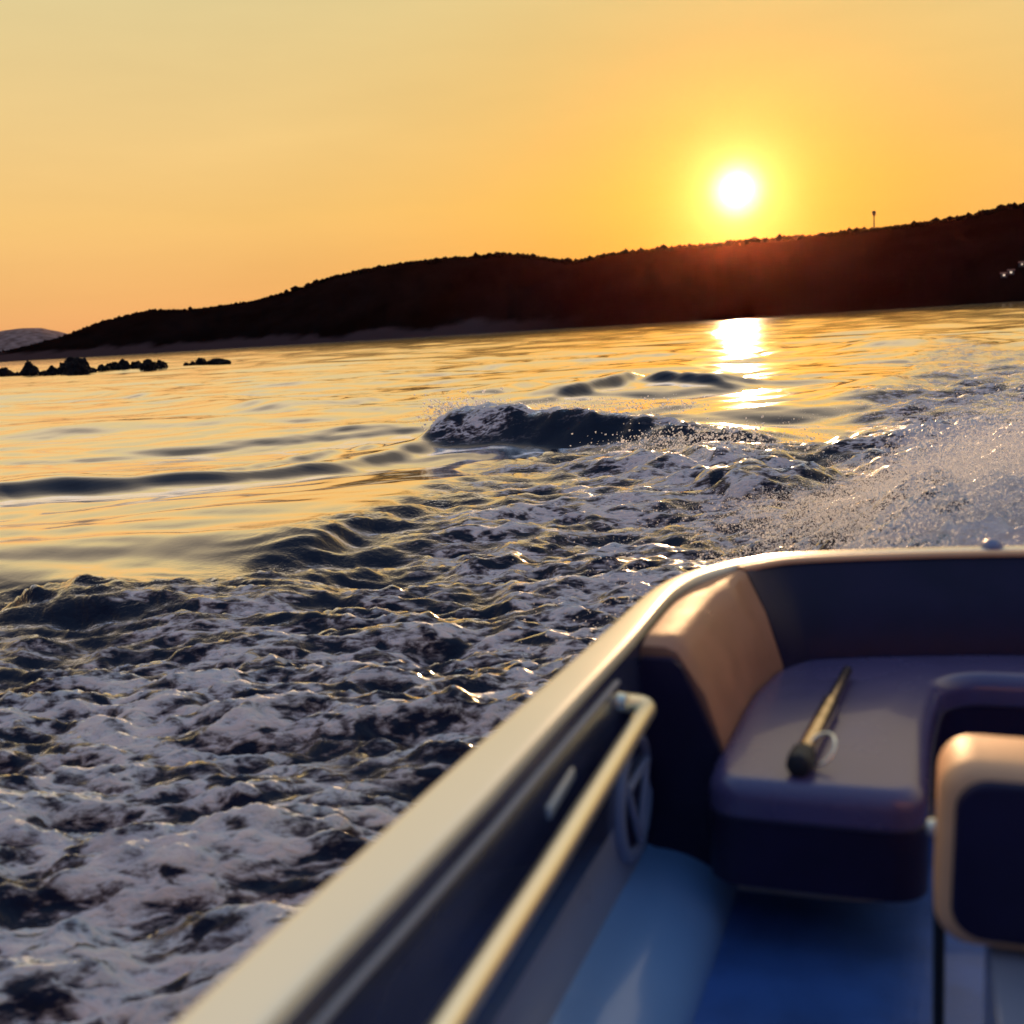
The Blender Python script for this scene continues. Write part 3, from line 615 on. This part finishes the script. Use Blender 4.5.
for s_ in (-1, 1):
    xe = lambda x: x if s_ < 0 else 2 * XC - x
    g_ = .078; pts_ = [(-.500, .40), (-.500, .848), (-.494, .862), (-.435, .862), (-.418, .848), (-.350, .69), (-.348, .40)]
    bm = bmesh.new(); A_ = [bm.verts.new((xe(x), 1.934, z)) for x, z in pts_]; B_ = [bm.verts.new((xe(x), 1.953, z)) for x, z in pts_]
    bm.faces.new(A_); bm.faces.new(B_[::-1])
    for k in range(len(pts_)): bm.faces.new((A_[k], B_[k], B_[(k + 1) % len(pts_)], A_[(k + 1) % len(pts_)]))
    adopt(bm_obj('bolster_end_panel', bm, NAVY, None, False))
adopt(sweep('backrest_rim', [(.052, .8995), (.052, .9045), (.058, .906), (.074, .906), (.080, .902), (.080, .894)], TAN, None, closed=True, path=P2, sel=lambda P: P.y >= 2.584, caps=True))
# cushion
def back_pt(P_, off): pass
inner = []
for i, P_ in enumerate(P2):
    if P_.y < 1.86: continue
    a = P2[max(i - 1, 0)]; b_ = P2[min(i + 1, len(P2) - 1)]; t = (b_ - a).normalized(); bl = blend(P_); o_ = (.232 * (1 - bl) + .195 * bl) - .012
    q = P_ + Vector((t.y, -t.x)) * o_
    inner.append((q.x, q.y))
cl = []
for q in inner:                                        # thin out tight points
    if not cl or math.hypot(q[0] - cl[-1][0], q[1] - cl[-1][1]) > .02: cl.append(q)
def arc(cx, cy, r, a0, a1, n=6): return [(cx + r * math.cos(R(a0 + (a1 - a0) * k / n)), cy + r * math.sin(R(a0 + (a1 - a0) * k / n))) for k in range(n + 1)]
xl = cl[0][0]; xr = cl[-1][0]
out = cl                                                # starboard front -> stern -> port front (clockwise)
port_arm = arc(xr - .075, 1.855, .06, 0, -90, 8) + [(1.0, 1.793), (.93, 1.793)] + arc(.845, 1.858, .065, 270, 180, 8) + [(.779, 1.98), (.776, 2.12), (.772, 2.25)] + arc(.665, 2.355, .105, 0, 86, 10) + [(.55, 2.462), (.40, 2.466), (.25, 2.462)]
star_arm = arc(.155, 2.355, .105, 94, 180, 10) + [(.036, 2.24), (.029, 2.12), (.025, 1.98)] + arc(-.043, 1.862, .065, 0, -90, 8) + [(-.12, 1.794), (-.20, 1.792)] + arc(xl + .070, 1.855, .065, 270, 185, 8)
outline = [q for q in out if q[1] > 1.90] + port_arm + star_arm
oo = []
for q in outline:
    if not oo or math.hypot(q[0] - oo[-1][0], q[1] - oo[-1][1]) > .006: oo.append(q)
outline = oo
outline = outline[::-1]
sa = sum(a[0] * b[1] - b[0] * a[1] for a, b in zip(outline, outline[1:] + outline[:1]))
if sa < 0: outline = outline[::-1]
cu = bm_obj('seat_cushion', slab(outline, .622, .69, .036, 7), GREY, None); adopt(cu)
po = [Vector((x, y, .622)) for x, y in outline]; po = [p_ for k_, p_ in enumerate(po) if k_ == 0 or (p_ - po[k_ - 1]).length > .012]; po.append(po[0])
pp = bm_obj('piping', tube(po, .0045, 8, cap=False), NAVY); pp.parent = cu
ins = slab(outline, .495, .623, .004, 1); sk = bm_obj('seat_skirt', ins, NAVY, None); sk.scale = (1, 1, 1)
adopt(sk)
cen = Vector((XC, 2.2))
def shrink(P_, d):
    n = len(P_); o = []
    for i in range(n):
        a = Vector(P_[i - 1]); b = Vector(P_[(i + 1) % n]); t = (b - a).normalized(); o.append(tuple(Vector(P_[i]) + Vector((-t.y, t.x)) * d))
    return o
base_ol = [(XC - .93, 1.97), (-.36, 1.97), (-.345, 2.04), (-.2, 2.035), (-.03, 2.06), (.0, 2.2), (.03, 2.50), (.77, 2.50), (.80, 2.2), (.83, 2.06), (1.0, 2.035), (1.145, 2.04), (1.16, 1.97), (XC + .93, 1.97), (XC + .90, 2.3), (XC + .72, 2.6), (XC, 2.72), (XC - .72, 2.6), (XC - .90, 2.3)]
# keep the base inside the liner
base_ol = [(min(max(x, -.495), 2 * XC + .495), y) for x, y in base_ol]
adopt(bm_obj('seat_base', slab(base_ol, .36, .68 - .07, .004, 1), NAVYP, None, False))
toe = [(-.36, 1.995, .378), (-.2, 2.0, .378), (-.10, 2.01, .378), (-.03, 2.04, .378), (-.01, 2.12, .378), (.0, 2.2, .378)]
adopt(bm_obj('toe_moulding', tube(catmull(toe, 6), .010, 10), PIPE))
# stern light on the coaming
sl_ = bm_obj('stern_light', lathe([(.026, 0), (.026, .006), (.022, .014), (.012, .022), (.0, .024)], (.175, 2.812, .903), (0, 0, 1), 24), WHITE); adopt(sl_)

# forward-facing seat in front of the stern bench
seat = bpy.data.objects.new('helm_seat', None)
def rslab(x0, x1, z0, z1, r, y0, y1, bev, n=6):
    """upright padded slab, rounded corners in the x-z plane, rolled edge on the camera side and the far side"""
    o = arc(x1 - r, z1 - r, r, 0, 90, n) + arc(x0 + r, z1 - r, r, 90, 180, n) + arc(x0 + r * .9, z0 + r, r, 180, 270, n) + arc(x1 - r * .9, z0 + r, r, 270, 360, n)
    c = Vector(((x0 + x1) / 2, (z0 + z1) / 2)); P_ = [Vector(p) for p in o]; m = len(P_); nor = []
    for i in range(m): t = (P_[(i + 1) % m] - P_[i - 1]).normalized(); nor.append(Vector((-t.y, t.x)))
    pr = [(bev * (1 - math.cos(a)), y0 + bev - bev * math.sin(a)) for a in [math.pi / 2 * k / 5 for k in range(5, -1, -1)]] + [(bev * (1 - math.cos(a)), y1 - bev + bev * math.sin(a)) for a in [math.pi / 2 * k / 5 for k in range(6)]]
    bm = bmesh.new(); rings = [[bm.verts.new(((P_[i] + nor[i] * q).x, y, (P_[i] + nor[i] * q).y)) for i in range(m)] for q, y in pr]
    for A_, B_ in zip(rings, rings[1:]):
        for k in range(m): bm.faces.new((A_[k], A_[(k + 1) % m], B_[(k + 1) % m], B_[k]))
    bm.faces.new(rings[0]); bm.faces.new(rings[-1][::-1]); return bm
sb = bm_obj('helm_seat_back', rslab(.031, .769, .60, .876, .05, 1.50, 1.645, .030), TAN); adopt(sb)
pn = bm_obj('inset_panel', rslab(.052, .748, .622, .858, .045, 1.490, 1.53, .010), NAVY); pn.parent = sb
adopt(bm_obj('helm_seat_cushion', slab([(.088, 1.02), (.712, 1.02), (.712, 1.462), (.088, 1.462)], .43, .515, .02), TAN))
adopt(bm_obj('seat_pedestal', slab([(.098, 1.06), (.70, 1.06), (.70, 1.60), (.098, 1.60)], .374, .60, .01, 2), LINER))
bmh = tube([(.036, 1.655, .375), (.036, 1.655, .70), (.03, 1.645, .728)], .009, 12); hb = bm_obj('folding_bracket', bmh, RUB); adopt(hb)
kn = bm_obj('knob', lathe([(.0, -.012), (.011, -.008), (.013, 0), (.011, .008), (.0, .012)], (.026, 1.60, .735), (1, 0, 0), 16), CHROME); kn.parent = hb

STEEL = mat('worn_steel', (.62, .50, .40), .16, metal=1, var=.3, vscale=30)
# loose metal tube lying on the cushion
tb = empty('metal_tube', (-.17, 2.1, .69), 'short shiny metal tube with black end cap and wire loop, lying on the seat cushion', 'tube')
a0 = Vector((-.190, 1.875, .712)); a1 = Vector((-.142, 2.39, .708)); dr_ = (a1 - a0).normalized()
def ad2(o, par=tb, loc=Vector((-.17, 2.1, .69))): o.parent = par; o.matrix_parent_inverse = Matrix.Translation(-loc); return o
ad2(bm_obj('shaft', tube([a0, a0 + dr_ * .30, a0 + dr_ * .305, a1], [.0175, .0175, .012, .012], 20), STEEL))
ad2(bm_obj('end_cap', lathe([(.012, -.045), (.021, -.040), (.0235, -.02), (.0235, .012), (.0175, .02)], a0, dr_, 24), RUB))
rg = [(a0 + dr_ * .03 + Vector((.026 + .026 * math.cos(t) * 1.0, .03 * math.sin(t), .006 + .022 * math.sin(t + .6)))) for t in [k * math.pi / 12 for k in range(25)]]
ad2(bm_obj('wire_loop', tube(rg, .0032, 8, cap=False), CHROME))

# ------------------------------------------------------------------ spray
def spray():
    rs = np.random.default_rng(5)
    bm = bmesh.new(); bm.free(); bv = np.array([(1, 1, 1), (-1, -1, 1), (-1, 1, -1), (1, -1, -1)], float) * .75; bf = np.array([(0, 2, 1), (0, 1, 3), (0, 3, 2), (1, 2, 3)])
    P_, S_ = [], []
    n = 560000                                            # wash astern
    y = 3.3 + rs.gamma(2.0, 1.6, n); x = .72 + rs.normal(0, .52 + .03 * y, n); z = .12 + np.abs(rs.normal(0, 1, n)) ** 1.3 * .40 * np.exp(-((y - 5.0) / 4.0) ** 2) * np.clip(.30 + (x + .3) * .75, .12, 1.3)
    clump = perlin(x * 1.6, y * 1.6) + .6 * perlin(x * 4, y * 4 + z * 5); k = clump > -.25
    P_.append(np.stack([x, y, z + .22 * np.exp(-((y - 5.4) / 2.2) ** 2)], 1)[k]); S_.append(rs.lognormal(math.log(.0021), .42, n)[k])
    def line(pts, hgt, n, sig, zsig, size):
        u = rs.uniform(0, len(pts) - 1.001, n); i = u.astype(int); f = (u - i)[:, None]; A = np.array(pts)
        q = A[i] * (1 - f) + A[i + 1] * f; q = q + rs.normal(0, sig, q.shape); P_.append(np.column_stack([q, hgt + rs.normal(0, zsig, n)])); S_.append(rs.lognormal(math.log(size), .4, n))
    line([W(440, 438), W(470, 438), W(500, 439)], .36, 1500, .20, .10, .010)
    line([W(520, 438), W(600, 437), W(700, 437)], .42, 600, .15, .05, .007)
    line([W(640, 474), W(700, 470), W(780, 474)], .30, 1600, .30, .08, .006)
    for c, s, n_, zz in []:
        q = np.array(c) + rs.normal(0, s, (n_, 2)); P_.append(np.column_stack([q, zz + np.abs(rs.normal(0, .04, n_))])); S_.append(rs.lognormal(math.log(.0022), .4, n_))
    Pp = np.concatenate(P_); S = np.concatenate(S_); k = Pp[:, 2] < .35 + .09 * Pp[:, 1]; k &= Pp[:, 2] < 1.0; Pp, S = Pp[k], S[k]
    # nothing inside the boat
    bd = poly_sd(Pp[:, 0], Pp[:, 1], [(v.x, v.y) for v in PATH[::4]]); k = bd < -.25; Pp, S = Pp[k], S[k]; n = len(S)
    V = bv[None] * S[:, None, None] * rs.uniform(.6, 1.5, (n, 1, 3)) + Pp[:, None]
    Fc = (bf[None] + (np.arange(n) * len(bv))[:, None, None]).reshape(-1, 3)
    m = bpy.data.materials.new('spray_drops'); m.use_nodes = True; t = m.node_tree; b = t.nodes['Principled BSDF']; b.inputs['Base Color'].default_value = (.9, .9, .9, 1); b.inputs['Roughness'].default_value = .3
    tr = N(t, 'ShaderNodeBsdfTranslucent'); tr.inputs[0].default_value = (1, 1, 1, 1); mm = N(t, 'ShaderNodeMixShader'); mm.inputs[0].default_value = .82
    t.links.new(b.outputs[0], mm.inputs[1]); t.links.new(tr.outputs[0], mm.inputs[2]); t.links.new(mm.outputs[0], t.nodes['Material Output'].inputs[0])
    o = fast_mesh('spray', V.reshape(-1, 3), Fc, m); o['kind'] = 'stuff'; o['label'] = 'pale droplets of spray thrown up by the wake'; o['category'] = 'spray'
spray()

# ------------------------------------------------------------------ haze
def haze():
    bm = bmesh.new(); g = bmesh.ops.create_cube(bm, size=1)['verts']; bmesh.ops.scale(bm, vec=(24000, 24000, 300), verts=g); bmesh.ops.translate(bm, vec=(0, 0, 147.5), verts=g)
    m = bpy.data.materials.new('haze'); m.use_nodes = True; t = m.node_tree; t.nodes.clear(); out = N(t, 'ShaderNodeOutputMaterial')
    v = N(t, 'ShaderNodeVolumePrincipled'); v.inputs['Color'].default_value = (1, .30, .16, 1); v.inputs['Density'].default_value = 2.9e-6; v.inputs['Anisotropy'].default_value = .955
    t.links.new(v.outputs[0], out.inputs['Volume']); o = bm_obj('haze', bm, m, None, False); o['kind'] = 'stuff'; m.cycles.homogeneous_volume = True
import os
if not os.environ.get('NOHAZE'): haze()
